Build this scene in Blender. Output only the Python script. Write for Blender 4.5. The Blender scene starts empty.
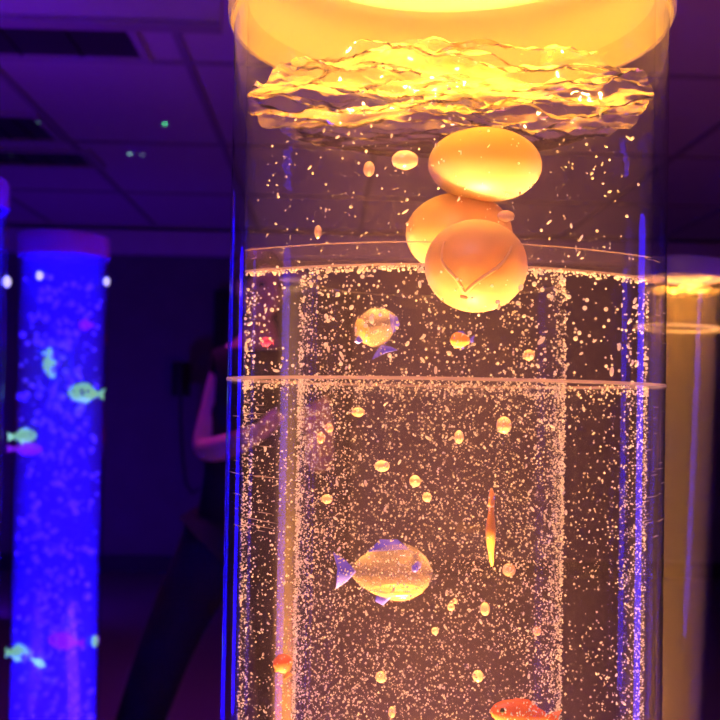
import bpy, bmesh, math, random
import numpy as np
from mathutils import Vector, Matrix, noise

random.seed(7)
rng = np.random.default_rng(11)
SC = bpy.context.scene
COL = SC.collection
PI = math.pi

# ------------------------------------------------------------------ camera
F = 1000.0                       # focal length in pixels of a 720 px frame
PITCH = math.radians(1.2); ROLL = 0.018; SHIFT = 19.0
CAM = Vector((0, 0, 1.30))
fwd = Vector((0, math.cos(PITCH), math.sin(PITCH)))
up0 = Vector((0, -math.sin(PITCH), math.cos(PITCH)))
rt0 = Vector((1, 0, 0))
RT = math.cos(ROLL) * rt0 + math.sin(ROLL) * up0
UP = -math.sin(ROLL) * rt0 + math.cos(ROLL) * up0
cd = bpy.data.cameras.new('camera')
cam = bpy.data.objects.new('camera', cd); COL.objects.link(cam)
m3 = Matrix((RT, UP, -fwd)).transposed()
cam.matrix_world = Matrix.Translation(CAM) @ m3.to_4x4()
cd.sensor_width = 36.0; cd.lens = 36.0 * F / 720.0
cd.shift_y = SHIFT / 720.0
cd.clip_start = 0.01; cd.clip_end = 60
cd.dof.use_dof = True; cd.dof.focus_distance = 0.41; cd.dof.aperture_fstop = 18.0
SC.camera = cam


def ray(px, py):
    return fwd + RT * ((px - 360) / F) + UP * ((360 + SHIFT - py) / F)


def P(px, py, Y):                # the point of the place that far into the room
    d = ray(px, py); return CAM + d * (Y / d.y)


def Pz(px, py, z):               # the point on a horizontal plane
    d = ray(px, py); return CAM + d * ((z - CAM.z) / d.z)


# ------------------------------------------------------------------ materials
def newmat(name):
    m = bpy.data.materials.new(name); m.use_nodes = True
    nt = m.node_tree; nt.nodes.clear()
    out = nt.nodes.new('ShaderNodeOutputMaterial')
    return m, nt, out


def N(nt, kind, **kw):
    n = nt.nodes.new(kind)
    for k, v in kw.items():
        if k in n.inputs: n.inputs[k].default_value = v
        else: setattr(n, k, v)
    return n


def princ(name, col, rough=.5, nscale=0, namt=.15, bump=0, spec=.5, emit=None, es=0, sss=0, metal=0):
    m, nt, out = newmat(name)
    b = N(nt, 'ShaderNodeBsdfPrincipled')
    b.inputs['Base Color'].default_value = (*col, 1)
    b.inputs['Roughness'].default_value = rough
    b.inputs['Specular IOR Level'].default_value = spec
    b.inputs['Metallic'].default_value = metal
    if emit:
        b.inputs['Emission Color'].default_value = (*emit, 1); b.inputs['Emission Strength'].default_value = es
    if sss:
        b.inputs['Subsurface Weight'].default_value = 1.0
        b.inputs['Subsurface Radius'].default_value = (1, .75, .5)
        b.inputs['Subsurface Scale'].default_value = sss
    if nscale:
        tc = N(nt, 'ShaderNodeTexCoord'); nz = N(nt, 'ShaderNodeTexNoise'); nz.inputs['Scale'].default_value = nscale
        nz.inputs['Detail'].default_value = 5
        nt.links.new(tc.outputs['Object'], nz.inputs['Vector'])
        mx = N(nt, 'ShaderNodeMix'); mx.data_type = 'RGBA'
        mx.inputs['A'].default_value if False else None
        mx.inputs[6].default_value = (*[c * (1 - namt) for c in col], 1)
        mx.inputs[7].default_value = (*[min(1, c * (1 + namt)) for c in col], 1)
        nt.links.new(nz.outputs['Fac'], mx.inputs[0]); nt.links.new(mx.outputs[2], b.inputs['Base Color'])
        if bump:
            bp = N(nt, 'ShaderNodeBump'); bp.inputs['Strength'].default_value = bump
            nt.links.new(nz.outputs['Fac'], bp.inputs['Height']); nt.links.new(bp.outputs['Normal'], b.inputs['Normal'])
    nt.links.new(b.outputs[0], out.inputs['Surface'])
    return m


def fresnel_fac(nt, f0, power=5.0, gain=1.0):
    lw = N(nt, 'ShaderNodeLayerWeight'); lw.inputs['Blend'].default_value = .5
    pw = N(nt, 'ShaderNodeMath', operation='POWER'); pw.inputs[1].default_value = power
    nt.links.new(lw.outputs['Facing'], pw.inputs[0])
    ma = N(nt, 'ShaderNodeMath', operation='MULTIPLY_ADD', use_clamp=True)
    ma.inputs[1].default_value = (1 - f0) * gain; ma.inputs[2].default_value = f0
    nt.links.new(pw.outputs[0], ma.inputs[0])
    return ma.outputs[0]


def clear_mat(name, tint=(.97, .97, .97), f0=.045, rough=.015, power=5.0, frost=0, frostcol=(.9, .9, .9), scratch=0, gain=1.0):
    """clear acrylic: looks straight through, mirror-like towards its edges"""
    m, nt, out = newmat(name)
    tr = N(nt, 'ShaderNodeBsdfTransparent'); tr.inputs[0].default_value = (*tint, 1)
    gl = N(nt, 'ShaderNodeBsdfGlossy'); gl.inputs['Roughness'].default_value = rough
    base = tr.outputs[0]
    if frost:
        df = N(nt, 'ShaderNodeBsdfDiffuse'); df.inputs[0].default_value = (*frostcol, 1)
        tl = N(nt, 'ShaderNodeBsdfTranslucent'); tl.inputs[0].default_value = (*frostcol, 1)
        dm = N(nt, 'ShaderNodeMixShader'); dm.inputs[0].default_value = .5
        nt.links.new(df.outputs[0], dm.inputs[1]); nt.links.new(tl.outputs[0], dm.inputs[2])
        fm = N(nt, 'ShaderNodeMixShader'); fm.inputs[0].default_value = frost
        if scratch:
            tc = N(nt, 'ShaderNodeTexCoord'); mp = N(nt, 'ShaderNodeMapping')
            mp.inputs['Scale'].default_value = (30, 30, 900)
            nz = N(nt, 'ShaderNodeTexNoise'); nz.inputs['Scale'].default_value = 1; nz.inputs['Detail'].default_value = 3
            rp = N(nt, 'ShaderNodeMapRange'); rp.inputs[1].default_value = .62; rp.inputs[2].default_value = .8
            rp.inputs[3].default_value = frost; rp.inputs[4].default_value = frost + scratch
            nt.links.new(tc.outputs['Object'], mp.inputs[0]); nt.links.new(mp.outputs[0], nz.inputs['Vector'])
            nt.links.new(nz.outputs['Fac'], rp.inputs[0]); nt.links.new(rp.outputs[0], fm.inputs[0])
        nt.links.new(tr.outputs[0], fm.inputs[1]); nt.links.new(dm.outputs[0], fm.inputs[2])
        base = fm.outputs[0]
    mix = N(nt, 'ShaderNodeMixShader')
    nt.links.new(fresnel_fac(nt, f0, power, gain), mix.inputs[0])
    nt.links.new(base, mix.inputs[1]); nt.links.new(gl.outputs[0], mix.inputs[2])
    nt.links.new(mix.outputs[0], out.inputs['Surface'])
    return m


def soft_mat(name, col, transl=.5, rough=.3, gloss=.06, alpha=1.0):
    """pale plastic or a bubble skin that lets light through"""
    m, nt, out = newmat(name)
    df = N(nt, 'ShaderNodeBsdfDiffuse'); df.inputs[0].default_value = (*col, 1)
    tl = N(nt, 'ShaderNodeBsdfTranslucent'); tl.inputs[0].default_value = (*col, 1)
    gl = N(nt, 'ShaderNodeBsdfGlossy'); gl.inputs['Roughness'].default_value = rough
    a = N(nt, 'ShaderNodeMixShader'); a.inputs[0].default_value = transl
    nt.links.new(df.outputs[0], a.inputs[1]); nt.links.new(tl.outputs[0], a.inputs[2])
    b = N(nt, 'ShaderNodeMixShader')
    nt.links.new(fresnel_fac(nt, gloss), b.inputs[0])
    nt.links.new(a.outputs[0], b.inputs[1]); nt.links.new(gl.outputs[0], b.inputs[2])
    last = b.outputs[0]
    if alpha < 1:
        tr = N(nt, 'ShaderNodeBsdfTransparent'); c = N(nt, 'ShaderNodeMixShader'); c.inputs[0].default_value = alpha
        nt.links.new(tr.outputs[0], c.inputs[1]); nt.links.new(last, c.inputs[2]); last = c.outputs[0]
    nt.links.new(last, out.inputs['Surface'])
    return m


def water_mats(name, density, scol, aniso=0.0, gold_light=.75):
    """side of the water (invisible against the wall) and its rippled top; both hold the same haze"""
    res = []
    for top in (False, True):
        m, nt, out = newmat(name + ('_surface' if top else '_body'))
        tr = N(nt, 'ShaderNodeBsdfTransparent')
        if top:
            gl = N(nt, 'ShaderNodeBsdfGlossy'); gl.inputs['Roughness'].default_value = .03
            lw = N(nt, 'ShaderNodeLayerWeight'); lw.inputs['Blend'].default_value = .5
            rp = N(nt, 'ShaderNodeMapRange'); rp.inputs[1].default_value = .52; rp.inputs[2].default_value = .72
            rp.inputs[3].default_value = .06; rp.inputs[4].default_value = .95
            nt.links.new(lw.outputs['Facing'], rp.inputs[0])
            mx = N(nt, 'ShaderNodeMixShader')
            nt.links.new(rp.outputs[0], mx.inputs[0]); nt.links.new(tr.outputs[0], mx.inputs[1]); nt.links.new(gl.outputs[0], mx.inputs[2])
            # golden lid light in the ripples, painted as streaks that fade towards the back
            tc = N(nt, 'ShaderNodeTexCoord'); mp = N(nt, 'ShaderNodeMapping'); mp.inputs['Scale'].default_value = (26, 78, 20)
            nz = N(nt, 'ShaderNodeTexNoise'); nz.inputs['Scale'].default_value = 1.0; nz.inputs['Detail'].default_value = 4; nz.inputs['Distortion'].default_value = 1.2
            fr = N(nt, 'ShaderNodeMapRange'); fr.inputs[1].default_value = .47; fr.inputs[2].default_value = .62; fr.inputs[3].default_value = 0.0; fr.inputs[4].default_value = gold_light
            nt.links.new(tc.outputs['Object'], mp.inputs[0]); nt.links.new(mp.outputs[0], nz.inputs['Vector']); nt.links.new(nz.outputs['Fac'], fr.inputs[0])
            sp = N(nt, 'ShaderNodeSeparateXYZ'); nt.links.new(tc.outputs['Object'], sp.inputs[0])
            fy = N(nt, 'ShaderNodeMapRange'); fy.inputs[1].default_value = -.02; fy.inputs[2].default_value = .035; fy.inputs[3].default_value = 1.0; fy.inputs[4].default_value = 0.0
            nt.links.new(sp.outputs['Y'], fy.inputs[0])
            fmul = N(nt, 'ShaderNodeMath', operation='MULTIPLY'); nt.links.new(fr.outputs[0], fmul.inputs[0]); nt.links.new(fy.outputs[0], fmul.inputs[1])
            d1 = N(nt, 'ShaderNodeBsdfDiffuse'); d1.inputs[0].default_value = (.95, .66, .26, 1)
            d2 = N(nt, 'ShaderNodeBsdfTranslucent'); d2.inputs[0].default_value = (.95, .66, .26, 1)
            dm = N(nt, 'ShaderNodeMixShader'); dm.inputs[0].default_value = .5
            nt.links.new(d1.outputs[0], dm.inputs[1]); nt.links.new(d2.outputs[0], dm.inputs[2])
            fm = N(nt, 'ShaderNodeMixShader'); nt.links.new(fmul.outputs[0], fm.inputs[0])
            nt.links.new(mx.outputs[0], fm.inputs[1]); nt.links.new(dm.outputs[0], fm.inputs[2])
            nt.links.new(fm.outputs[0], out.inputs['Surface'])
        else:
            nt.links.new(tr.outputs[0], out.inputs['Surface'])
        vs = N(nt, 'ShaderNodeVolumeScatter'); vs.inputs['Color'].default_value = (*scol, 1)
        vs.inputs['Density'].default_value = density; vs.inputs['Anisotropy'].default_value = aniso
        nt.links.new(vs.outputs[0], out.inputs['Volume'])
        res.append(m)
    return res


M = {}
M['acrylic'] = clear_mat('clear_acrylic', tint=(.975, .975, .975), f0=.05, frost=.004, scratch=.012)
M['acrylic_plain'] = clear_mat('clear_acrylic_inner', tint=(.99, .99, .99), f0=.002, power=6, frost=.0006, gain=.3)
M['acrylic_wet'] = clear_mat('clear_acrylic_wet_side', tint=(.985, .98, .98), f0=.002, power=6, frost=.001, gain=.3)
M['collar'] = clear_mat('clear_collar', tint=(.95, .93, .93), f0=.03, frost=.06, frostcol=(.95, .8, .75))
M['seam'] = soft_mat('seam_cement', (.95, .8, .7), .5, .3, .05, alpha=.45)
M['lid'] = soft_mat('pale_translucent_plastic', (.93, .84, .55), .45, .35, .04)
M['lid_dark'] = princ('violet_plastic', (.34, .22, .46), .45, 40, .06)
M['base'] = princ('black_plastic_base', (.03, .03, .035), .5, 60, .1)
M['bubble'] = soft_mat('air_bubble_skin', (1, .98, .96), .5, .15, .08)
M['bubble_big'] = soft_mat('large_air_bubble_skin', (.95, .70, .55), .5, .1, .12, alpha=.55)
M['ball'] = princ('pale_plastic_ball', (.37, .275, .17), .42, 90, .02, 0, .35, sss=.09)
M['ball_seam'] = princ('ball_seam', (.62, .44, .26), .5)
M['ceiling'] = princ('mineral_ceiling_tile', (.62, .60, .62), .95, 160, .08, .15)
M['grid'] = princ('ceiling_grid_metal', (.36, .35, .37), .7, 30, .05)
M['beam'] = princ('painted_beam', (.6, .6, .62), .9, 20, .05)
M['wall'] = princ('dark_painted_wall', (.16, .14, .2), .9, 6, .15)
M['floor'] = princ('carpet_floor', (.20, .16, .19), .98, 220, .3, .3)
M['trim'] = princ('painted_trim', (.6, .58, .7), .8, 10, .05)
M['door'] = princ('dark_door', (.03, .03, .04), .6, 12, .2)
M['black'] = princ('black_plastic', (.012, .012, .015), .5, 80, .2)
M['troffer'] = princ('unlit_light_panel', (.045, .04, .055), .5, 60, .1)
M['troffer_frame'] = princ('light_frame', (.5, .48, .52), .7, 40, .05)
M['skin'] = princ('skin', (.80, .46, .40), .55, 40, .06, sss=.01)
M['hair'] = princ('dark_hair', (.03, .02, .02), .6, 120, .3)
M['cloth'] = princ('dark_cloth', (.012, .012, .018), .95, 150, .25)
M['cloth2'] = princ('dark_trousers', (.010, .011, .018), .95, 150, .25)
M['shoe'] = princ('black_shoe', (.02, .02, .02), .6, 60, .2)
M['glow_green'] = princ('fluorescent_pale_green_plastic', (.30, .7, .10), .4, 500, .15, emit=(.24, .64, .40), es=.75)
M['glow_white'] = princ('fluorescent_white_plastic', (.4, .8, .2), .4, emit=(.36, .88, .66), es=1.0)
M['glow_purple'] = princ('fluorescent_magenta_plastic', (.4, .1, .5), .4, emit=(.30, .01, .70), es=.6)
M['added_glow'] = princ('added_blue_glow', (.1, .1, .4), .5, emit=(.006, .0, 1.0), es=9)  # glow added for the blue streaks on the large tube
M['lid_blue'] = soft_mat('blue_violet_translucent_plastic', (.75, .16, .50), .5, .4, .04)
M['glow_glint'] = princ('white_glint_glow', (.8, .8, .8), .3, emit=(.75, .7, .9), es=1.0)  # white glint put in as a glowing material
M['glow_dark'] = princ('dark_blue_paint', (.05, .05, .4), .4)
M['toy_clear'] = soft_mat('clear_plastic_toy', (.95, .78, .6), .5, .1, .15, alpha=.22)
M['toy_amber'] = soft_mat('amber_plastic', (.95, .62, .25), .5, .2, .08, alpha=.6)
M['toy_red'] = princ('red_orange_plastic', (.95, .22, .08), .4, 200, .1)
M['toy_orange'] = princ('orange_plastic', (.95, .45, .12), .4, 200, .1)
M['toy_blue'] = princ('blue_plastic', (.10, .10, .9), .4, 200, .1, emit=(.04, .0, .6), es=.2)  # faint glow added so the blue shows in amber light
M['toy_pink'] = princ('magenta_plastic', (.9, .08, .35), .4, 200, .1)
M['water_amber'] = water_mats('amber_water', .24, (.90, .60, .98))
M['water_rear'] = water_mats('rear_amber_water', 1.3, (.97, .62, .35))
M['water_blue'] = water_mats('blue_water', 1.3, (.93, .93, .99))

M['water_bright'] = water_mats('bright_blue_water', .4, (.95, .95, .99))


# ------------------------------------------------------------------ mesh helpers
def obj(name, verts, faces, mat, parent=None, smooth=True, mats=None, mi=None):
    me = bpy.data.meshes.new(name)
    me.from_pydata([tuple(v) for v in verts], [], [tuple(f) for f in faces]); me.update()
    for mm in (mats or [mat]): me.materials.append(mm)
    if mi is not None: me.polygons.foreach_set('material_index', np.array(mi, dtype=np.int32))
    me.polygons.foreach_set('use_smooth', np.full(len(me.polygons), smooth))
    if smooth: me.set_sharp_from_angle(angle=math.radians(50))
    o = bpy.data.objects.new(name, me); COL.objects.link(o)
    if parent is not None: o.parent = parent
    return o


def tag(o, label=None, cat=None, group=None, kind=None):
    if label: o['label'] = label
    if cat: o['category'] = cat
    if group: o['group'] = group
    if kind: o['kind'] = kind
    return o


def empty(name, loc, label, cat, group=None, rot=(0, 0, 0)):
    o = bpy.data.objects.new(name, None); COL.objects.link(o); o.empty_display_size = .05
    o.location = loc; o.rotation_euler = rot
    return tag(o, label, cat, group)


def lathe(prof, seg=96, closed=False, cx=0, cy=0):
    """prof: list of (r, z); closed profile loops on itself (a ring with thickness)"""
    v, f = [], []; n = len(prof)
    for r, z in prof:
        for k in range(seg):
            a = 2 * PI * k / seg; v.append((cx + r * math.cos(a), cy + r * math.sin(a), z))
    for i in range(n if closed else n - 1):
        j = (i + 1) % n
        for k in range(seg):
            l = (k + 1) % seg
            f.append((i * seg + k, i * seg + l, j * seg + l, j * seg + k))
    return v, f


def box(x0, x1, y0, y1, z0, z1):
    v = [(x, y, z) for z in (z0, z1) for y in (y0, y1) for x in (x0, x1)]
    f = [(0, 2, 3, 1), (4, 5, 7, 6), (0, 1, 5, 4), (2, 6, 7, 3), (0, 4, 6, 2), (1, 3, 7, 5)]
    return v, f


def join(parts):
    V, Fc = [], []
    for v, f in parts:
        b = len(V); V += list(v); Fc += [tuple(i + b for i in q) for q in f]
    return V, Fc


def sweep(pts, radii, seg=12, flat=1.0, caps=True):
    pts = [Vector(p) for p in pts]; v, f = [], []
    ref = Vector((0, 1, 0)); n = len(pts)
    for i, p in enumerate(pts):
        t = (pts[min(i + 1, n - 1)] - pts[max(i - 1, 0)]).normalized()
        a = ref - t * ref.dot(t)
        if a.length < 1e-4: a = Vector((1, 0, 0)) - t * t.x
        a.normalize(); b = t.cross(a); ref = a
        for k in range(seg):
            w = 2 * PI * k / seg
            v.append(p + a * (math.cos(w) * radii[i] * flat) + b * (math.sin(w) * radii[i]))
    for i in range(n - 1):
        for k in range(seg):
            l = (k + 1) % seg
            f.append((i * seg + k, i * seg + l, (i + 1) * seg + l, (i + 1) * seg + k))
    if caps:
        f.append(tuple(range(seg - 1, -1, -1))); f.append(tuple((n - 1) * seg + k for k in range(seg)))
    return v, f


def ellipsoid(rx, ry, rz, c=(0, 0, 0), seg=32, rings=16):
    v, f = [(c[0], c[1], c[2] - rz)], []
    for i in range(1, rings):
        t = -PI / 2 + PI * i / rings
        for k in range(seg):
            a = 2 * PI * k / seg
            v.append((c[0] + rx * math.cos(t) * math.cos(a), c[1] + ry * math.cos(t) * math.sin(a), c[2] + rz * math.sin(t)))
    v.append((c[0], c[1], c[2] + rz)); top = len(v) - 1
    for k in range(seg): f.append((0, 1 + (k + 1) % seg, 1 + k))
    for i in range(rings - 2):
        for k in range(seg):
            l = (k + 1) % seg; a = 1 + i * seg
            f.append((a + k, a + l, a + seg + l, a + seg + k))
    a = 1 + (rings - 2) * seg
    for k in range(seg): f.append((a + k, a + (k + 1) % seg, top))
    return v, f


# ------------------------------------------------------------------ the room
YAW = math.radians(1.7)          # the room is turned a little against the line of sight


def RW(x, y, z):
    return (x * math.cos(YAW) - y * math.sin(YAW), x * math.sin(YAW) + y * math.cos(YAW), z)


def room(name, parts, mat, kind='structure', parent=None):
    v, f = join(parts)
    o = obj(name, [RW(*p) for p in v], f, mat, parent, smooth=False)
    if kind: o['kind'] = kind
    return o


CEIL = 2.55; BACK = 7.5
room('floor', [box(-4.2, 4.2, -2.5, BACK + .1, -.1, 0)], M['floor'])
room('ceiling', [box(-4.2, 4.2, -2.5, BACK + .1, CEIL, CEIL + .1)], M['ceiling'])
room('wall_back', [box(-4.2, 4.2, BACK, BACK + .1, 0, CEIL)], M['wall'])
room('wall_left', [box(-4.2, -4.1, -2.5, BACK, 0, CEIL)], M['wall'])
room('wall_right', [box(4.1, 4.2, -2.5, BACK, 0, CEIL)], M['wall'])
room('wall_front', [box(-4.2, 4.2, -2.6, -2.5, 0, CEIL)], M['wall'])
room('baseboard_back', [box(-4.1, 4.1, BACK - .03, BACK, 0, .12)], M['door'])
# painted band along the top of the far wall
room('trim_1', [box(-4.1, 4.1, BACK - .12, BACK, 2.35, 2.52)], M['trim'])
# grid of the suspended ceiling
g = []
GX = [-.55 + .75 * k for k in range(-4, 7)]
GY = [3.72 + 1.21 * k for k in range(-5, 4)]
for x in GX: g.append(box(x - .014, x + .014, -2.4, BACK, CEIL - .012, CEIL - .001))
for y in GY: g.append(box(-4.1, 4.1, y - .014, y + .014, CEIL - .010, CEIL - .001))
room('trim_2', g, M['grid'])
# dropped beam nearer the camera
bl = Pz(-60, 30, 2.385); br = Pz(229, 25, 2.385)
room('trim_3', [box(-4.1, -.335, 2.86, 2.91, 2.375, CEIL)], M['beam'])
room('trim_4', [box(-4.1, -.335, 2.855, 2.915, 2.362, 2.375)], M['grid'])
# dark doorway
dx = -1.02
room('door_1', [box(-.80, .1, BACK - .04, BACK - .005, 0, 2.02)], M['door'])
room('door_1_frame', [box(-.87, -.80, BACK - .07, BACK, 0, 2.09), box(.1, .17, BACK - .07, BACK, 0, 2.09), box(-.80, .1, BACK - .07, BACK, 2.02, 2.09)], M['black'])


def troffer(x0, x1, y0, y1, label):
    cx, cy = (x0 + x1) / 2, (y0 + y1) / 2
    e = empty('ceiling_light', RW(cx, cy, CEIL), label, 'ceiling light', 'unlit lights in the tiled ceiling', (0, 0, YAW))
    a, b = (x1 - x0) / 2, (y1 - y0) / 2; w = .03
    v, f = join([box(-a, a, -b, -b + w, -.02, 0), box(-a, a, b - w, b, -.02, 0), box(-a, -a + w, -b + w, b - w, -.02, 0), box(a - w, a, -b + w, b - w, -.02, 0)])
    obj('frame', v, f, M['troffer_frame'], e, False)
    v, f = join([box(-a + w, a - w, -b + w, b - w, -.008, -.001)] + [box(-a + w + (2 * a - 2 * w) * k / 6 - .004, -a + w + (2 * a - 2 * w) * k / 6 + .004, -b + w, b - w, -.016, -.008) for k in range(1, 6)])
    obj('panel', v, f, M['troffer'], e, False)


troffer(-2.06, -.68, 3.30, 3.70, 'dark unlit ceiling panel just behind the dropped beam, largest of the dark panels')
troffer(-2.05, -1.32, 4.45, 4.92, 'dark unlit ceiling panel in the middle row, behind the larger panel by the beam')
troffer(-2.05, -1.24, 5.10, 5.45, 'narrow dark ceiling panel farthest from the camera, near the far wall')

# dark box with a cord on the far wall
q = P(181, 380, BACK - .25)
e = empty('wall_phone', q, 'small dark box on the far wall with a cord hanging from it', 'wall box', rot=(0, 0, YAW))
v, f = box(-.065, .065, -.05, .06, -.12, .13); o = obj('body', v, f, M['black'], e, False)
bm = o.modifiers.new('b', 'BEVEL'); bm.width = .015; bm.segments = 2
v, f = sweep([(.01, -.055, .11), (.01, -.08, .06), (.01, -.08, -.06), (.01, -.055, -.1)], [.022, .018, .018, .022], 10); obj('handset', v, f, M['door'], e)
v, f = sweep([(.0, 0, -.12), (.0, .02, -.3), (.02, .02, -.55), (.05, .01, -.75), (.1, .01, -.82), (.15, .01, -.78)], [.011] * 6, 8); obj('cord', v, f, M['black'], e)

# ------------------------------------------------------------------ bubble tubes
TC = Vector((0.0386, 0.4680, 0))      # axis of the large tube
TR = 0.100
ZW, ZL, ZS = 1.3 + .137, 1.3 + .174, 1.3 + .0085    # water level, lid edge, joint between tube lengths


def rippled(R, z, amp, seed, nr=46, seg=180, calm=0.0):
    """the rippled top of the water; waves die down towards the wall side that is away from the upwelling"""
    v, f = [(0, 0, z)], []
    for i in range(1, nr + 1):
        r = R * i / nr
        for k in range(seg):
            a = 2 * PI * k / seg; x, y = r * math.cos(a), r * math.sin(a)
            s = 1.0 - calm * max(0.0, min(1.0, (y / R - .15) / .6))
            h = noise.noise((x * 30 + seed, y * 75, seed)) + .55 * noise.noise((x * 70, y * 190 + seed, 3 + seed)) + .32 * noise.noise((x * 150 + seed, y * 420, 9))
            v.append((x, y, z + amp * s * h))
    for k in range(seg): f.append((0, 1 + k, 1 + (k + 1) % seg))
    for i in range(nr - 1):
        for k in range(seg):
            l = (k + 1) % seg; a = 1 + i * seg
            f.append((a + k, a + seg + k, a + seg + l, a + l))
    return v, f, nr, seg


def water(name, parent_loc, R, z0, z, amp, mats, seed, label, calm=0.0, nr=46, seg=180):
    v, f, nr, seg = rippled(R, z, amp, seed, nr, seg, calm)
    mi = [1] * len(f)
    b = 1 + (nr - 1) * seg; n = len(v)
    for k in range(seg):
        a = 2 * PI * k / seg; v.append((R * math.cos(a), R * math.sin(a), z0))
    for k in range(seg):
        l = (k + 1) % seg; f.append((b + k, n + k, n + l, b + l)); mi.append(0)
    f.append(tuple(n + k for k in range(seg - 1, -1, -1))); mi.append(0)
    o = obj(name, v, f, None, mats=mats, mi=mi)
    o.location = parent_loc
    return tag(o, label, 'water', kind='stuff')


def arc_bar(r0, r1, z0, z1, a0, a1, seg=96):
    v, f = [], []
    for i in range(seg + 1):
        a = a0 + (a1 - a0) * i / seg
        for r, z in ((r1, z0), (r1, z1), (r0, z1), (r0, z0)): v.append((r * math.cos(a), r * math.sin(a), z))
    for i in range(seg):
        for j in range(4):
            l = (j + 1) % 4; f.append((i * 4 + j, (i + 1) * 4 + j, (i + 1) * 4 + l, i * 4 + l))
    f.append((0, 1, 2, 3)); f.append((seg * 4 + 3, seg * 4 + 2, seg * 4 + 1, seg * 4))
    return v, f


def ring_bar(r0, r1, z0, z1, seg=128, cx=0, cy=0):
    return lathe([(r1, z0), (r1, z1), (r0, z1), (r0, z0)], seg, True, cx, cy)


def make_tube(loc, R, zlid, lidh, label, lidmat, group=None, wall=.006, zbase=.30, tilt=(0, 0, 0), lip=.0, seg=128):
    e = empty('bubble_tube', loc, label, 'bubble tube', group, tilt)
    v, f = ring_bar(R - wall, R, zbase, zlid + .01, seg); obj('tube_wall', v, f, None, e, mats=[M['acrylic'], M['acrylic_wet']], mi=[0] * (2 * seg) + [1] * (2 * seg))
    # lid: skirt, rounded shoulder, flat top
    t = zlid + lidh
    prof = [(R + .0004, zlid), (R + .001 + lip * .6, zlid - .0006), (R + .0016 + lip, zlid + .0012), (R + .0018 + lip, zlid + .004), (R + .0016 + lip, t - .006), (R - .001, t - .001), (R * .5, t), (.0005, t), (.0005, t - .005), (R * .6, t - .005), (R - .002, t - .007), (R + .0004, t - .012)]
    v, f = lathe(prof, seg, True); obj('lid', v, f, lidmat, e)
    prof = [(0.0005, 0), (R + .06, 0), (R + .07, .01), (R + .07, zbase - .04), (R + .055, zbase - .01), (R + .002, zbase), (.0005, zbase)]
    v, f = lathe(prof, seg); obj('base', v, f, M['base'], e)
    return e


def beam(name, loc, radius, energy, col, spread, up=True):
    l = bpy.data.lights.new(name, 'AREA'); l.shape = 'DISK'; l.size = 2 * radius; l.energy = energy; l.color = col
    l.spread = math.radians(spread)
    o = bpy.data.objects.new(name, l); COL.objects.link(o); o.location = loc
    if up: o.rotation_euler = (PI, 0, 0)
    return o


AMBER = (1.0, .43, .11)
BLUE = (.0012, .0, 1.0)

main = make_tube(TC, TR, ZL, .055, 'large amber lit clear bubble tube in front, with pale balls floating inside', M['lid'], lip=.0012, seg=192)
# parts of the large tube
v, f = join([ring_bar(TR - .0072, TR + .0003, ZS - .0006, ZS + .0006, 192)]); obj('joint', v, f, M['seam'], main)
def band(z0, z1, t, n=72):
    v, f = [], []
    for i in range(n + 1):
        u = -1 + 2 * i / n; x = .0912 * u; y = -.053 + .034 * u * u
        for dy, z in ((-t, z0), (-t, z1), (t, z1), (t, z0)): v.append((x, y + dy, z))
    for i in range(n):
        for q in range(4):
            l = (q + 1) % 4; f.append((i * 4 + q, (i + 1) * 4 + q, (i + 1) * 4 + l, i * 4 + l))
    f.append((0, 1, 2, 3)); f.append((n * 4 + 3, n * 4 + 2, n * 4 + 1, n * 4))
    return v, f


BZ0, BZ1 = 1.3 + .0572, 1.3 + .0664
v, f = band(BZ0, BZ1, .0006); obj('collar', v, f, M['collar'], main)
v, f = join([band(BZ1 - .0001, BZ1 + .0003, .0008), band(BZ0 - .0007, BZ0 + .0002, .0009)]); obj('collar_rim', v, f, M['seam'], main)
IX, IY, IR = -.0055, .0, .0605
v, f = ring_bar(IR - .002, IR, .301, 1.3 + .0555, 128, IX, IY); obj('inner_tube', v, f, M['acrylic_plain'], main)
v, f = ring_bar(IR - .0021, IR + .0002, 1.3 + .0550, 1.3 + .0558, 128, IX, IY); obj('inner_tube_rim', v, f, M['collar'], main)
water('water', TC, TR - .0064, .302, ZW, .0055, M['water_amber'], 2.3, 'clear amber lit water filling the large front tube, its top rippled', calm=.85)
beam('amber_lamp', TC + Vector((0, 0, .32)), .088, 3.3, AMBER, 14)

# --- scratches catching the light near the edges of the wall
sv = []
for side in (-1, 1):
    for k in range(34):
        a = math.radians(-90 + side * random.uniform(48, 66)); zz = 1.3 + (random.uniform(-.055, .0) if random.random() < .75 else random.uniform(.02, .06))
        w = random.uniform(.01, .05) * (1 + (random.random() < .2) * 1.5); r = TR + .0002; h = .00018
        n = 6
        vv = []
        for i in range(n + 1):
            b = a + w * (i / n - .5) * 2; t = h * math.sin(PI * i / n) + 2e-5
            for dr, dz in ((.0, t), (.00025, 0), (0, -t)):
                vv.append(((r + dr) * math.cos(b), (r + dr) * math.sin(b), zz + dz))
        ff = []
        for i in range(n):
            for j in range(2): ff.append((i * 3 + j, i * 3 + j + 1, i * 3 + 4 + j, i * 3 + 3 + j))
        sv.append((vv, ff))
v, f = join(sv); o = obj('scratches', v, f, M['seam'], main); o['kind'] = 'stuff'

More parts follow.
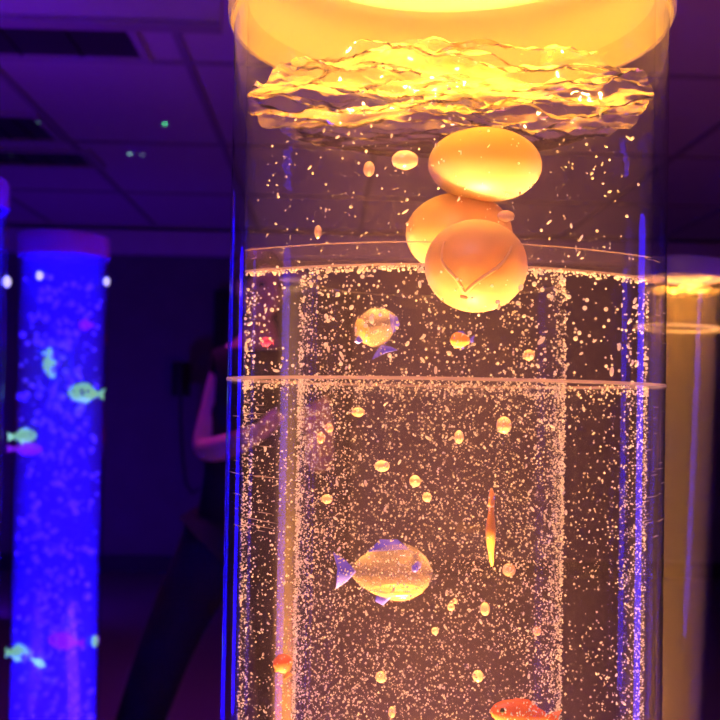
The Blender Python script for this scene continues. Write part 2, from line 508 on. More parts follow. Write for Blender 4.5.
# ------------------------------------------------------------------ bubbles of the large tube
ico_v, ico_f = None, None
bmh = bmesh.new(); bmesh.ops.create_icosphere(bmh, subdivisions=1, radius=1.0)
ico1 = (np.array([v.co[:] for v in bmh.verts]), np.array([[v.index for v in fc.verts] for fc in bmh.faces])); bmh.free()
bmh = bmesh.new(); bmesh.ops.create_icosphere(bmh, subdivisions=2, radius=1.0)
ico2 = bpy.data.meshes.new('bubble'); bmh.to_mesh(ico2); bmh.free()
ico2.polygons.foreach_set('use_smooth', np.full(len(ico2.polygons), True)); ico2.materials.append(M['bubble'])
ico3 = ico2.copy(); ico3.materials.clear(); ico3.materials.append(M['bubble_big'])


def cloud(name, pts, rad, stretch, mat, label, cat='bubbles'):
    n = len(pts); bv, bf = ico1; nv, nf = len(bv), len(bf)
    V = np.empty((n, nv, 3)); 
    for i in range(n):
        s = stretch[i]                      # (length factor, direction angle)
        b = bv * rad[i]
        if s[0] > 1.01:
            d = np.array([math.sin(s[1]), 0, math.cos(s[1])])
            b = b + np.outer(b @ d, d) * (s[0] - 1)
        V[i] = b + pts[i]
    Fi = (bf[None] + (np.arange(n) * nv)[:, None, None]).reshape(-1)
    me = bpy.data.meshes.new(name); me.vertices.add(n * nv); me.vertices.foreach_set('co', V.reshape(-1))
    me.loops.add(n * nf * 3); me.loops.foreach_set('vertex_index', Fi.astype(np.int32))
    me.polygons.add(n * nf); me.polygons.foreach_set('loop_start', np.arange(0, n * nf * 3, 3, dtype=np.int32))
    me.polygons.foreach_set('use_smooth', np.full(n * nf, True))
    me.update(calc_edges=True); me.materials.append(mat)
    o = bpy.data.objects.new(name, me); COL.objects.link(o)
    return tag(o, label, cat, kind='stuff')


def bubble_thing(p, r, label, group, s=(1, 0), big=False, sz=None):
    o = bpy.data.objects.new('air_bubble', ico3 if big else ico2); COL.objects.link(o)
    o.location = p
    if sz: o.scale = sz
    else: o.scale = (r, r, r * s[0])
    o.rotation_euler = (0, s[1], 0)
    return tag(o, label, 'bubble', group)


pool = []      # (zone, pos, r, stretch)


def rsize(lo, hi, p=2.2):
    return lo + (hi - lo) * random.random() ** p


def in_front(a):                       # keep mostly the camera-facing side
    return math.sin(a) < .2 or random.random() < .35


C0 = TC + Vector((IX, IY, 0))
# clear water above the ring
k = 0
while k < 540:
    x, y = random.uniform(-.09, .09), random.uniform(-.09, .05)
    if x * x + y * y > .0895 ** 2: continue
    z = 1.3 + random.uniform(.052, .125)
    st = (random.uniform(1.5, 3.5), random.gauss(.25, .5)) if random.random() < .35 else (1, 0)
    pool.append(('above', TC + Vector((x, y, z)), rsize(.00022, .00068, 2.0) / (1.3 if st[0] > 1 else 1), st)); k += 1


def wall_zone(zone, axis, r, n, z0, z1, lo, hi, p=2.2, bias=1.0, elong=.12, front=True):
    k = 0
    while k < n:
        a = random.uniform(0, 2 * PI)
        if front and not in_front(a): continue
        z = z0 + (z1 - z0) * random.random() ** bias
        # bubbles gather in loose patches
        if noise.noise((a * 6, z * 60, r * 90)) < random.uniform(-.75, .25): continue
        rr = r + random.uniform(-.0012, 0)
        st = (random.uniform(1.3, 2.4), random.gauss(.1, .5)) if random.random() < elong else (1, 0)
        pool.append((zone, axis + Vector((rr * math.cos(a), rr * math.sin(a), z)), rsize(lo, hi, p), st)); k += 1


wall_zone('upper', TC, .0925, 700, 1.3 + .010, 1.3 + .051, .00026, .0009)
wall_zone('upper', C0, IR + .0016, 1300, 1.3 + .010, 1.3 + .052, .00020, .0007)
wall_zone('lower', TC, .0925, 7800, 1.3 - .20, 1.3 + .008, .00020, .00056, 2.2)
wall_zone('lower', C0, IR + .0016, 15000, 1.3 - .21, 1.3 + .010, .00021, .00056, 2.4)
# bubbles trapped under the joint and under the ring
wall_zone('joint', TC, .0928, 520, ZS - .0045, ZS - .0005, .00025, .0006, 2)
wall_zone('joint', C0, IR + .0016, 650, ZS - .006, ZS + .002, .0002, .0006, 2)
for k in range(460):
    u = random.uniform(-1, 1)
    pool.append(('ring', TC + Vector((.0905 * u, -.053 + .034 * u * u + random.uniform(-.0012, .0006), BZ0 - .0008 - .0022 * random.random() ** 2)), rsize(.0003, .0008, 1.6), (1, 0)))

wall_zone('ring', C0, IR + .001, 200, 1.3 + .0525, 1.3 + .0565, .0003, .0009, 1.6)

LAB = {'above': ('larger amber lit air bubble drifting in clear water above the ring', 'bubbles above the ring', 75),
       'upper': ('larger amber lit air bubble between the clear ring and the joint line', 'bubbles between ring and joint', 45),
       'lower': ('larger amber lit air bubble in the dense swarm below the joint line', 'bubbles below the joint', 60),
       'ring': ('larger air bubble in the bright row trapped under the clear ring', 'bubbles under the ring', 25)}
rest = []
for zone in ('above', 'upper', 'lower', 'joint', 'ring'):
    L = sorted([b for b in pool if b[0] == zone], key=lambda b: -b[2] * b[3][0] ** .5 / max(.2, b[1].y))
    n = 0
    if zone in LAB:
        lab, grp, n = LAB[zone]
        fr = [b for b in L if b[1].y < TC.y - .02][:n]; ids = set(id(b) for b in fr)
        for b in fr: bubble_thing(b[1], b[2] * 1.1, lab, grp, b[3])
        L = [b for b in L if id(b) not in ids]
    rest += L
cloud('bubble_swarm', [np.array(b[1][:]) for b in rest], [b[2] for b in rest], [b[3] for b in rest], M['bubble'],
      'thousands of tiny amber lit air bubbles clinging and rising inside the large front tube')

# big blurred bubbles, each where the photo shows one
BIG = [(405, 160, 14, 10, .42, 'largest round air bubble left of the uppermost pale ball'),
       (369, 169, 6, 8, .42, 'upright oval air bubble left of the largest bubble near the balls'),
       (318, 232, 4, 7, .42, 'narrow upright air bubble just above the clear ring, left of the balls'),
       (506, 216, 9, 6, .40, 'shiny air bubble touching the right side of the middle pale ball'),
       (382, 466, 8, 6, .44, 'plump orange air bubble midway below the joint line'),
       (358, 412, 7, 5, .44, 'orange air bubble just below the joint line, alone'),
       (329, 428, 5, 5, .44, 'upper of two neighbouring orange bubbles by the inner tube edge'),
       (321, 438, 5, 6, .44, 'lower of two neighbouring orange bubbles by the inner tube edge'),
       (327, 499, 6, 5, .44, 'squarish orange bubble low by the left edge of the inner tube'),
       (415, 481, 6, 6, .44, 'orange bubble right of the plump orange one, slightly lower'),
       (427, 497, 5, 5, .44, 'small orange bubble below and right of the plump orange one'),
       (381, 677, 6, 6, .43, 'round bright bubble below the clear toy fish, near the bottom'),
       (478, 676, 6, 6, .43, 'round bright bubble low in the middle, above the red toy'),
       (509, 570, 7, 7, .44, 'round orange bubble right of the upright orange toy'),
       (485, 609, 5, 7, .44, 'oval bubble below the upright orange toy'),
       (451, 607, 4, 4, .44, 'small bubble of a loose trio right of the clear fish, middle one'),
       (455, 601, 3, 3, .44, 'small bubble of a loose trio right of the clear fish, top one'),
       (435, 631, 4, 4, .44, 'small bubble below the loose trio near the clear fish'),
       (529, 355, 6, 6, .43, 'orange bubble above the joint line, right of the lowest ball'),
       (537, 631, 5, 5, .44, 'orange bubble low toward the right edge of the inner tube'),
       (392, 712, 4, 6, .43, 'oval bubble at the bottom of view below the clear fish'),
       (504, 425, 8, 9, .45, 'dull orange bubble below the joint line on the right'),
       (459, 437, 5, 7, .45, 'dull upright bubble in the middle below the joint line')]
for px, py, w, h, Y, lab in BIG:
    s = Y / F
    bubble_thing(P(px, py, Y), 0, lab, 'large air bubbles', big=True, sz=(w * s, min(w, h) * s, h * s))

# ------------------------------------------------------------------ pale balls
def ball(px, py, w, h, Y, label, tilt=0):
    e_ = empty('floating_ball', P(px, py, Y), label, 'ball', 'pale balls floating in the front tube', (0, tilt, 0))
    s = Y / F
    v, f = ellipsoid(w * s / 2, (w + h) * s / 4 * .85, h * s / 2, seg=64, rings=32)
    obj('shell', v, f, M['ball'], e_)
    return e_, w * s / 2, (w + h) * s / 4 * .85, h * s / 2


def on_ball(dx, dz, rx, ry, rz, k=1.0):
    yy = 1 - (dx / rx) ** 2 - (dz / rz) ** 2
    return (dx * k, -ry * math.sqrt(max(0, yy)) * k, dz * k)


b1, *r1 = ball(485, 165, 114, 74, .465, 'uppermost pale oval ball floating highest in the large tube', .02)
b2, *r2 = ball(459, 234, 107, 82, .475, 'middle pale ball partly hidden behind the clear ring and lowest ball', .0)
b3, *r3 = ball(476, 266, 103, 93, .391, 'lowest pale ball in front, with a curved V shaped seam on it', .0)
s = .391 / F
pts = []
for (x, y) in ((442, 246), (438, 262), (442, 272), (452, 281), (458, 290), (462, 298), (467, 291), (478, 282), (492, 273), (502, 262), (507, 250)):
    pts.append(on_ball((x - 476) * s, -(y - 266) * s, *r3, 1.0))
# smooth polyline
sm = []
for i in range(len(pts) - 1):
    for t in (0, .25, .5, .75): sm.append(Vector(pts[i]).lerp(Vector(pts[i + 1]), t))
sm.append(Vector(pts[-1]))
for _ in range(4): sm = [sm[0]] + [(sm[i - 1] + sm[i] * 2 + sm[i + 1]) / 4 for i in range(1, len(sm) - 1)] + [sm[-1]]
n = len(sm)
v, f = sweep(sm, [.00045 + .0004 * math.sin(PI * min(1, (i + .5) / n)) for i in range(n)], 8); obj('seam', v, f, M['ball_seam'], b3)
c = on_ball((462 - 476) * s, -(300 - 266) * s, *r3)
v, f = ellipsoid(.0017, .0006, .0013, c, 16, 8); obj('plug', v, f, M['ball_seam'], b3)
for (x, y, w) in ((447, 263, .0006), (476, 266, .0005)):
    pass


# ------------------------------------------------------------------ toys
def fish_mesh(L, H, W, n=16, seg=20):
    """body of a toy fish, nose at -x"""
    pts, v, f = [], [], []
    for i in range(n + 1):
        t = i / n; x = -L / 2 + L * t
        h = H / 2 * (math.sin(PI * min(1, t ** .75)) ** .75 * (1 - .0 * t)) + H * .09 * t
        h = max(h, H * .03); w = W / 2 * max(.12, math.sin(PI * min(.97, t ** .7)) ** .8)
        for k in range(seg):
            a = 2 * PI * k / seg; v.append((x, w * math.cos(a), h * math.sin(a)))
    for i in range(n):
        for k in range(seg):
            l = (k + 1) % seg; f.append((i * seg + k, (i + 1) * seg + k, (i + 1) * seg + l, i * seg + l))
    f.append(tuple(range(seg))); f.append(tuple(n * seg + k for k in range(seg - 1, -1, -1)))
    return v, f


def slab(poly, t):
    """a fin: outline in x, z with a rounded thickness"""
    n = len(poly); cx = sum(p[0] for p in poly) / n; cz = sum(p[1] for p in poly) / n
    v = [(x, 0, z) for x, z in poly]
    for sgn in (-1, 1):
        v += [(cx + (x - cx) * .72, sgn * t, cz + (z - cz) * .72) for x, z in poly]
        v.append((cx, sgn * t * 1.2, cz))
    f = []
    for q_, sgn in ((n, -1), (2 * n + 1, 1)):
        for k in range(n):
            l = (k + 1) % n
            f.append((k, l, q_ + l, q_ + k) if sgn < 0 else (k, q_ + k, q_ + l, l))
            f.append((q_ + k, q_ + l, q_ + n) if sgn < 0 else (q_ + l, q_ + k, q_ + n))
    return v, f


def toy_fish(loc, L, H, body, fin, eye, label, group=None, rot=(0, 0, 0), W=None, spots=None, lip=None, belly=None):
    e_ = empty('toy_fish', loc, label, 'toy fish', group, rot)
    W = W or H * .5
    v, f = fish_mesh(L, H, W); obj('body', v, f, body, e_)
    x0 = L * .46
    v, f = slab([(x0 - .02 * L, 0), (x0 + .12 * L, .22 * H), (x0 + .27 * L, .36 * H), (x0 + .22 * L, .05 * H), (x0 + .25 * L, -.34 * H), (x0 + .11 * L, -.2 * H)], W * .12); obj('tail_fin', v, f, fin, e_)
    v, f = slab([(-.22 * L, .42 * H), (-.08 * L, .60 * H), (.14 * L, .60 * H), (.30 * L, .36 * H), (.1 * L, .38 * H)], W * .1); obj('dorsal_fin', v, f, fin, e_)
    v, f = slab([(-.02 * L, -.42 * H), (.12 * L, -.62 * H), (.22 * L, -.54 * H), (.18 * L, -.34 * H)], W * .1); obj('belly_fin', v, f, fin, e_)
    for sy in (-1, 1):
        v, f = ellipsoid(.045 * L, .03 * L, .05 * L, (-.30 * L, sy * W * .36, .1 * H), 14, 8); obj('eye', v, f, eye, e_)
    if spots:
        pp = []
        for (sx, sz, sr) in spots:
            t = (sx + .5); w = W / 2 * max(.12, math.sin(PI * min(.97, t ** .7)) ** .8)
            hh = H / 2 * math.sin(PI * min(1, t ** .75)) ** .75 + H * .09 * t
            yy = w * math.sqrt(max(.05, 1 - (sz * H / hh) ** 2))
            pp.append(ellipsoid(sr * L, .02 * L, sr * L, (sx * L, -yy, sz * H), 14, 8))
        v, f = join(pp); obj('spots', v, f, eye, e_)
    if belly:
        v, f = ellipsoid(.33 * L, W * .40, .13 * H, (-.05 * L, 0, -.34 * H), 24, 10); obj('belly', v, f, belly, e_)
    return e_


s = .44 / F
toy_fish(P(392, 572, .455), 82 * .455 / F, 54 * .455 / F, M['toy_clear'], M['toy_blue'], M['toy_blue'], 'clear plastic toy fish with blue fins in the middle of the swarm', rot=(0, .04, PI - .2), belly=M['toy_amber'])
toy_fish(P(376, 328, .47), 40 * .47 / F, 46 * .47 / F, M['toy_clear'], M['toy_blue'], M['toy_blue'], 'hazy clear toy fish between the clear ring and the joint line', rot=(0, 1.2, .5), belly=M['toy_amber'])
toy_fish(P(519, 714, .44), 58 * .44 / F, 26 * .44 / F, M['toy_red'], M['toy_red'], M['black'], 'red orange toy fish at the bottom edge of the view', rot=(0, .1, 0))
toy_fish(P(283, 664, .50), 20 * .5 / F, 18 * .5 / F, M['toy_red'], M['toy_orange'], M['black'], 'small red toy fish low at the left, outside the inner tube', rot=(0, 1.1, 0))
toy_fish(P(460, 340, .47), 20 * .47 / F, 15 * .47 / F, M['toy_orange'], M['toy_blue'], M['toy_blue'], 'small orange and blue toy fish under the lowest ball')
toy_fish(P(266, 342, .47), 11 * .47 / F, 9 * .47 / F, M['toy_pink'], M['toy_pink'], M['black'], 'tiny magenta toy fish at left between ring and joint line')


def seahorse(loc, H, body, fin, eye, label, rot=(0, 0, 0)):
    e_ = empty('toy_seahorse', loc, label, 'toy seahorse', None, rot)
    pts, rad = [], []
    path = [(.02, .46, .03), (.05, .40, .07), (.04, .31, .085), (.01, .2, .07), (-.01, .1, .10), (-.03, -.02, .13), (-.02, -.14, .115), (.02, -.26, .08), (.07, -.36, .06), (.13, -.43, .045), (.20, -.42, .036), (.22, -.35, .03), (.17, -.31, .025), (.13, -.35, .02)]
    v, f = sweep([(x * H, 0, z * H) for x, z, r in path], [r * H for x, z, r in path], 14, .8); o = obj('body', v, f, body, e_)
    v, f = sweep([(.0, 0, .36 * H), (-.1 * H, 0, .31 * H), (-.2 * H, 0, .28 * H)], [.06 * H, .035 * H, .03 * H], 10); obj('snout', v, f, body, e_)
    v, f = slab([(.08 * H, .12 * H), (.22 * H, .1 * H), (.25 * H, -.02 * H), (.16 * H, -.12 * H), (.07 * H, -.1 * H)], .02 * H); obj('fin', v, f, fin, e_)
    v, f = ellipsoid(.022 * H, .02 * H, .022 * H, (.0, -.06 * H, .36 * H), 10, 6); obj('eye', v, f, eye, e_)
    return e_


sh = seahorse(P(491, 528, .455), 84 * .455 / F, M['toy_orange'], M['toy_red'], M['toy_blue'], 'slim orange toy seahorse floating upright right of the clear fish', rot=(0, -.05, 1.25)); sh.scale = (.6, .6, 1)

# ------------------------------------------------------------------ tubes behind
# amber tube at the right
RRc = P(676, 400, 1.30); RRc.z = 0
rear = make_tube(RRc, .055, 1.3 + .166, .024, 'amber lit tube with a violet lid behind the right side of the large tube', M['lid_dark'], tilt=(0, .035, 0))
rear.location = RRc + Vector((-.035 * 1.35, 0, 0))
wl = water('water', (0, 0, 0), .0488, .302, 1.3 + .150, .004, M['water_rear'], 7.1, 'amber lit water in the tube with the violet lid', nr=20, seg=72)
wl.rotation_euler = (0, .035, 0); wl.location = rear.location
v, f = ring_bar(.0485, .0553, 1.3 + .100, 1.3 + .103, 96); obj('joint', v, f, M['seam'], rear)
o = beam('amber_lamp_rear', (0, 0, 0), .046, .45, AMBER, 9); o.location = rear.location + Vector((.011, 0, .32)); o.rotation_euler = (PI, .035, 0)
# slim tube added in place of the right tube's image bent by the water
NC = P(290, 400, 2.4); NC.z = 0
nar = make_tube(NC, .032, 1.3 + .285, .02, 'narrow amber tube added as the bent image of the right tube, seen through the large one', M['lid_dark'], wall=.003)
water('water', NC, .0286, .302, 1.3 + .265, .003, M['water_rear'], 4.4, 'amber lit water in the narrow added tube', nr=14, seg=48)
beam('added_amber_narrow', NC + Vector((0, 0, .32)), .026, .8, AMBER, 6)  # light for the added slim tube

# blue tubes
BT = P(60.5, 400, 2.27); BT.z = 0
blue = make_tube(BT, .1, 1.3 + .312, .048, 'blue lit bubble tube with toy fish and a seahorse inside', M['lid_blue'], 'blue bubble tubes')
water('water', BT, .0936, .302, 1.3 + .311, .0012, M['water_blue'], 5.5, 'glowing blue water in the tube with the seahorse', nr=16, seg=72)
beam('blue_lamp', BT + Vector((0, 0, .32)), .088, 17, BLUE, 10)
B2 = P(-60, 400, 1.67); B2.z = 0
blue2 = make_tube(B2, .1, 1.3 + .312, .048, 'nearer blue lit tube cut off by the left edge of view', M['lid_blue'], 'blue bubble tubes')
water('water', B2, .0936, .302, 1.3 + .311, .0012, M['water_blue'], 1.5, 'glowing blue water in the tube cut off at the left', nr=16, seg=72)
for q in (BT, B2): beam('blue_lid_fill', q + Vector((0, 0, 1.3 + .335)), .08, 3.0, BLUE, 120, False)  # unseen lid lights, added to brighten the upper blue water
beam('blue_lamp_near', B2 + Vector((0, 0, .32)), .088, 17, BLUE, 10)

# two blue tubes added out of view to mirror as streaks in the large one
for i_, (x, y, lab) in enumerate(((-.78, 1.14, 'unseen added blue tube mirrored as the blue streak down the left edge of the large tube'), (.83, .67, 'unseen added blue tube mirrored as the blue streak down the right edge of the large tube'))):
    p_ = Vector((x, y, 0))
    side = make_tube(p_, .06, 1.3 + .24, .048, lab, M['base'], 'blue bubble tubes', zbase=.85)
    water('water', p_, .0536, .855, 1.3 + .235, .0012, M['water_bright'], 1.5 + i_, 'glowing blue water in the ' + lab, nr=10, seg=48)
    v, f = lathe([(.0005, .86), (.042, .86), (.045, .875), (.045, 1.3 + .20), (.036, 1.3 + .212), (.0005, 1.3 + .212)], 40)
    obj('added_glow_column', v, f, M['added_glow'], side)  # glowing rod added so the mirrored streak comes out bright

# bubbles of the blue tube
bb = []
k = 0
while k < 620:
    a, r = random.uniform(0, 2 * PI), .088 * math.sqrt(random.random())
    z = 1.3 + random.uniform(-.78, .27)
    bb.append((Vector((BT.x + r * math.cos(a), BT.y + r * math.sin(a), z)), rsize(.0025, .0095, 1.5))); k += 1
bb.sort(key=lambda b: -b[1] + (b[0].y - BT.y) * .06)
for p, r in bb[:80]: bubble_thing(p, r, 'larger blue lit air bubble in the blue tube with the seahorse', 'bubbles in the blue tube')
cloud('bubble_swarm', [np.array(p[:]) for p, r in bb[80:]], [r * .9 for p, r in bb[80:]], [(1, 0)] * len(bb[80:]), M['bubble'], 'small blue lit air bubbles rising in the blue tube with the seahorse')

YB = BT.y - .06; sb = YB / F
seahorse(P(48, 363, YB), 33 * sb, M['glow_green'], M['glow_green'], M['glow_dark'], 'pale green glowing toy seahorse high in the blue tube')
toy_fish(P(83, 393, YB), 30 * sb, 17 * sb, M['glow_green'], M['glow_green'], M['glow_dark'], 'pale green glowing toy fish right of the seahorse', rot=(0, .05, 0), spots=((.0, .1, .07), (.18, .12, .06), (.04, -.12, .05)), belly=M['glow_white'])
toy_fish(P(25, 436, YB), 24 * sb, 12 * sb, M['glow_green'], M['glow_white'], M['glow_dark'], 'pale glowing toy fish at the left wall of the blue tube, midway', rot=(0, .08, PI), spots=((.1, .05, .07),), belly=M['glow_white'])
toy_fish(P(28, 449, YB + .03), 30 * sb, 11 * sb, M['glow_purple'], M['glow_purple'], M['glow_dark'], 'violet toy fish just under the pale fish at the left wall', rot=(0, 0, PI))
toy_fish(P(63, 641, YB), 30 * sb, 15 * sb, M['glow_purple'], M['glow_purple'], M['glow_dark'], 'violet toy fish low in the blue tube', rot=(0, .1, 0), belly=M['glow_purple'])
toy_fish(P(19, 653, YB), 19 * sb, 15 * sb, M['glow_green'], M['glow_green'], M['glow_dark'], 'round pale green toy fish lowest at the left of the blue tube', rot=(0, 0, PI), spots=((.1, .05, .09),), belly=M['glow_white'])
toy_fish(P(39, 663, YB + .02), 13 * sb, 6 * sb, M['glow_white'], M['glow_white'], M['glow_dark'], 'smallest pale toy fish, tilted, right of the lowest green one', rot=(0, -.5, PI))
toy_fish(P(95, 641, YB + .02), 8 * sb, 11 * sb, M['glow_green'], M['glow_purple'], M['glow_dark'], 'small pale fish at the right wall low in the blue tube', rot=(0, 0, 1.2))
toy_fish(P(85, 325, YB + .05), 13 * sb, 10 * sb, M['glow_purple'], M['glow_purple'], M['glow_dark'], 'small magenta toy fish above the green fish in the blue tube')
# pale glowing spots in place of white lamp glints on the blue tubes
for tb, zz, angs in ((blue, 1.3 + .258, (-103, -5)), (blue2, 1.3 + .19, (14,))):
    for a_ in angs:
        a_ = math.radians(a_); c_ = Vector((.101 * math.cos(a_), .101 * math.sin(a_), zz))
        v, f = ellipsoid(.0065, .0065, .0095, c_, 20, 12); obj('glint_spot', v, f, M['glow_glint'], tb)


# ------------------------------------------------------------------ person far behind
def skin_obj(name, joints, edges, mat, parent, sub=2, root=0):
    me = bpy.data.meshes.new(name)
    me.from_pydata([j[0] for j in joints], edges, [])
    o = bpy.data.objects.new(name, me); COL.objects.link(o); o.parent = parent
    me.materials.append(mat)
    sk = o.modifiers.new('skin', 'SKIN'); sk.use_smooth_shade = True
    for i, j in enumerate(joints):
        r = j[1] if isinstance(j[1], tuple) else (j[1], j[1])
        me.skin_vertices[0].data[i].radius = r
        me.skin_vertices[0].data[i].use_root = (i == root)
    ss = o.modifiers.new('sub', 'SUBSURF'); ss.levels = sub; ss.render_levels = sub
    return o


PY = 3.2
per = empty('person', (-.36, PY, 0), 'person in dark clothes with one bare bent elbow, standing behind the large tube', 'person')


def L(x, y, z): return (x + .36, y, z)     # place coordinates to the person's own


body_j = [(L(-.34, 0, .95), (.11, .08)), (L(-.335, .0, 1.1), (.10, .08)), (L(-.33, -.01, 1.27), (.11, .08)), (L(-.325, -.02, 1.41), (.09, .065)),
          (L(-.32, -.04, 1.49), .052), (L(-.32, -.06, 1.57), .055),
          # near arm (seen): shoulder, elbow, wrist
          (L(-.42, -.03, 1.40), .062), (L(-.455, -.03, 1.26), .052), (L(-.49, -.05, 1.13), .046), (L(-.40, -.15, 1.15), .042), (L(-.31, -.24, 1.19), .03), (L(-.27, -.27, 1.2), (.036, .02)),
          # far arm
          (L(-.17, -.03, 1.385), .06), (L(-.13, .0, 1.24), .048), (L(-.12, -.03, 1.10), .042), (L(-.13, -.14, 1.12), .038), (L(-.13, -.25, 1.17), .028), (L(-.13, -.29, 1.2), (.036, .02)),
          # legs
          (L(-.42, 0, .87), .08), (L(-.515, .0, .71), .075), (L(-.60, -.0, .52), .062), (L(-.675, .05, .30), .056), (L(-.735, .08, .1), .036), (L(-.76, .0, .045), (.036, .03)), (L(-.79, -.1, .03), (.036, .025)),
          (L(-.25, 0, .87), .08), (L(-.24, -.02, .70), .085), (L(-.235, -.02, .5), .062), (L(-.235, .02, .29), .056), (L(-.235, .04, .1), .036), (L(-.235, -.03, .045), (.036, .03)), (L(-.235, -.13, .03), (.036, .025))]
body_e = [(0, 1), (1, 2), (2, 3), (3, 4), (4, 5), (3, 6), (6, 7), (7, 8), (8, 9), (9, 10), (10, 11), (3, 12), (12, 13), (13, 14), (14, 15), (15, 16), (16, 17),
          (0, 18), (18, 19), (19, 20), (20, 21), (21, 22), (22, 23), (23, 24), (0, 25), (25, 26), (26, 27), (27, 28), (28, 29), (29, 30), (30, 31)]


def addchain(j, e_, start, pts):
    prev = start
    for p in pts:
        j.append(p); e_.append((prev, len(j) - 1)); prev = len(j) - 1


# fingers, loosely curled
for hand, (hx, hy, hz), dirx in ((11, (-.27, -.27, 1.2), 1), (17, (-.13, -.29, 1.2), -1)):
    for q_ in range(4):
        o_ = (q_ - 1.5) * .019; ln = (.030, .034, .032, .026)[q_]
        addchain(body_j, body_e, hand, [(L(hx + o_ * .6, hy - .03, hz + .035 + o_ * .5), .0095), (L(hx + o_ * .6 + .01 * dirx, hy - .03 - ln, hz + .05 + o_ * .5), .0085), (L(hx + o_ * .6 + .02 * dirx, hy - .035 - ln * 1.3, hz + .03 + o_ * .5), .0075)])
    addchain(body_j, body_e, hand, [(L(hx + .03 * dirx, hy - .01, hz + .03), .011), (L(hx + .045 * dirx, hy - .035, hz + .05), .009)])
skin_obj('body', body_j, body_e, M['skin'], per)
# head grows from the neck: skull, jaw, nose, ears, eyes
hc = Vector(L(-.315, -.075, 1.645))
hv, hf = ellipsoid(.073, .093, .108, (0, 0, 0), 32, 20); hv2 = []
for x, y, z in hv:
    t = max(0, -z / .108); k_ = 1 - .28 * t ** 1.5; y2 = y
    if y < 0: y2 = y * (1 - .12 * max(0, z / .108))
    x2 = x * k_; nz_ = math.exp(-((x / .014) ** 2 + ((z + .012) / .028) ** 2))
    if y < 0:
        y2 -= .02 * nz_
        y2 += .010 * (math.exp(-(((abs(x) - .031) / .014) ** 2 + ((z - .012) / .012) ** 2)))
        y2 -= .006 * math.exp(-((x / .022) ** 2 + ((z + .058) / .008) ** 2))
    hv2.append((x2, y2, z))
hd = obj('head', hv2, hf, M['skin'], per); hd.location = hc; hd.rotation_euler = (.12, 0, .5)
for sx in (-1, 1):
    v, f = ellipsoid(.012, .010, .010, (sx * .031, -.078, .012), 14, 8); obj('eye', v, f, M['black'], hd)
    v, f = ellipsoid(.008, .018, .03, (sx * .074, .005, .0), 14, 8); obj('ear', v, f, M['skin'], hd)
v, f = ellipsoid(.082, .098, .10, (0, .018, .028), 32, 18)
v = [(x, max(y, -.066 + .02 * abs(x) / .08) if z < .07 else y, z + .004 * math.sin(x * 300)) for x, y, z in v]
obj('hair', v, f, M['hair'], hd)
# clothes
sj = [(L(-.34, 0, .80), (.20, .15)), (L(-.34, 0, .92), (.19, .14)), (L(-.335, 0, 1.08), (.165, .125)), (L(-.33, -.01, 1.27), (.178, .125)), (L(-.325, -.02, 1.42), (.14, .10)), (L(-.322, -.035, 1.475), .068),
      (L(-.415, -.03, 1.40), .08), (L(-.435, -.03, 1.33), .066), (L(-.17, -.03, 1.385), .08), (L(-.138, -.01, 1.27), .07)]
skin_obj('shirt', sj, [(0, 1), (1, 2), (2, 3), (3, 4), (4, 5), (4, 6), (6, 7), (4, 8), (8, 9)], M['cloth'], per)
tj = [(L(-.34, 0, .95), (.175, .13)), (L(-.43, 0, .86), .128), (L(-.52, .0, .69), .112), (L(-.60, 0, .51), .094), (L(-.675, .045, .30), .088), (L(-.735, .075, .12), .078),
      (L(-.25, 0, .86), .128), (L(-.24, -.02, .69), .11), (L(-.235, -.02, .5), .092), (L(-.235, .02, .29), .085), (L(-.235, .035, .12), .076)]
skin_obj('trousers', tj, [(0, 1), (1, 2), (2, 3), (3, 4), (4, 5), (0, 6), (6, 7), (7, 8), (8, 9), (9, 10)], M['cloth2'], per)
for (x, y0, y1, tw) in ((-.745, .10, -.13, -.04), (-.235, .06, -.16, 0)):
    v, f = sweep([L(x, y0, .05), L(x, y0 - .06, .055), L(x + tw * .5, (y0 + y1) / 2, .046), L(x + tw, y1, .034)], [.05, .054, .046, .03], 14); obj('shoe', v, f, M['shoe'], per)

# ------------------------------------------------------------------ added unseen fill lights, and the laser dots
def area(name, loc, target, size, energy, col, spread=180):
    l = bpy.data.lights.new(name, 'AREA'); l.shape = 'DISK'; l.size = size; l.energy = energy; l.color = col; l.spread = math.radians(spread)
    o = bpy.data.objects.new(name, l); COL.objects.link(o); o.location = loc
    o.rotation_euler = (Vector(target) - Vector(loc)).to_track_quat('-Z', 'Y').to_euler()
    return o
    return o


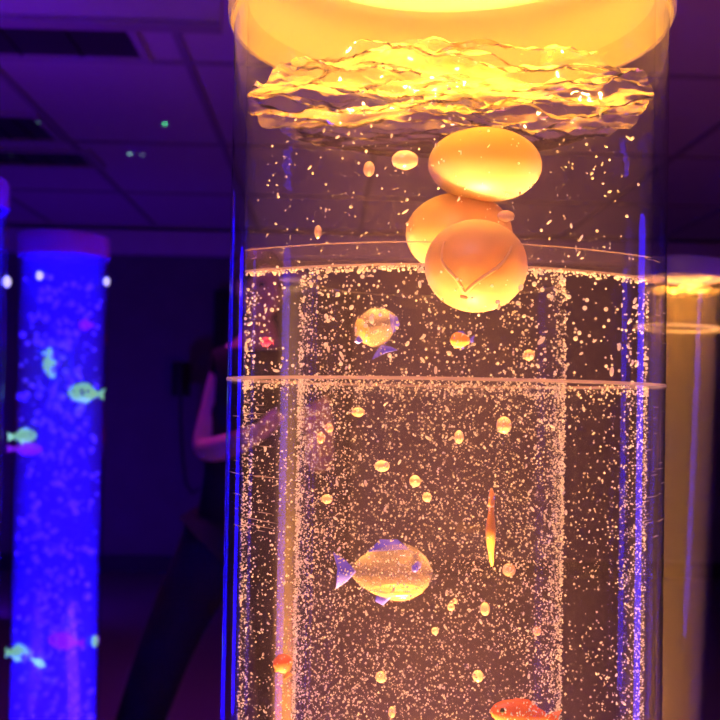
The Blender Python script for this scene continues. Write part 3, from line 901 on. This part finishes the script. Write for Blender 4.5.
beam('lid_fill', TC + Vector((0, 0, ZL + .044)), .08, .44, (1, .46, .03), 170, False)  # unseen light added under the lid to brighten the tube top
o = beam('lid_fill_rear', (0, 0, 0), .04, .9, (1, .46, .04), 170, False); o.location = rear.location + Vector((.051, 0, 1.3 + .166 + .012))  # same added lid light for the rear tube
area('violet_fill', (1.2, 1.4, .2), (1.2, 2.0, 2.55), 1.4, 12, (1.0, .15, .52))  # unseen light from below, added to turn the ceiling violet
area('blue_beam_fill', (-1.9, 1.5, .3), (-1.4, 2.86, 2.4), .9, 4, (.16, .0, 1.0), 50)  # unseen light added for the blue on the dropped beam
area('warm_front_fill', (-.4, -1.1, 2.5), (0.04, .47, 1.25), .4, 2.6, (1, .40, .42), 40)  # unseen fill behind the camera, added to warm balls and bubbles
area('magenta_floor_fill', (-.6, 3.2, 2.5), (-.7, 3.6, 0), .3, 4.5, (.6, .03, .7), 110)  # unseen fill from above, added for the purple on the floor
area('blue_wall_fill', (-2.2, 5.6, .3), (-1.2, 7.5, 2.0), .4, 10, (.10, .0, 1.0))  # unseen fill added for the blue on the far wall


def laser(px, py, col, energy):
    t = Pz(px, py, CEIL); l = bpy.data.lights.new('laser_dot', 'SPOT'); l.energy = energy; l.color = col
    l.spot_size = math.radians(1.0); l.spot_blend = .4; l.shadow_soft_size = .002
    o = bpy.data.objects.new('laser_dot', l); COL.objects.link(o)
    o.location = t + Vector((0, 0, -1.5)); o.rotation_euler = (PI, 0, 0)


laser(165, 124, (.1, 1, .35), 320); laser(130, 154, (.45, .9, .9), 220); laser(142, 155, (.4, .5, .7), 90); laser(11, 154, (.3, .6, .6), 90); laser(38, 118, (.2, .6, .4), 60)

w = bpy.data.worlds.new('world'); SC.world = w; w.use_nodes = True
w.node_tree.nodes['Background'].inputs[0].default_value = (.10, .02, .2, 1); w.node_tree.nodes['Background'].inputs[1].default_value = .05

# ------------------------------------------------------------------ render look
SC.view_settings.view_transform = 'Standard'; SC.view_settings.look = 'None'; SC.view_settings.gamma = 1
SC.view_settings.use_curve_mapping = False; SC.view_settings.exposure = 0.0
cy = SC.cycles
cy.transparent_max_bounces = 64; cy.max_bounces = 10; cy.volume_bounces = 1
cy.use_denoising = True
cy.sample_clamp_indirect = 10
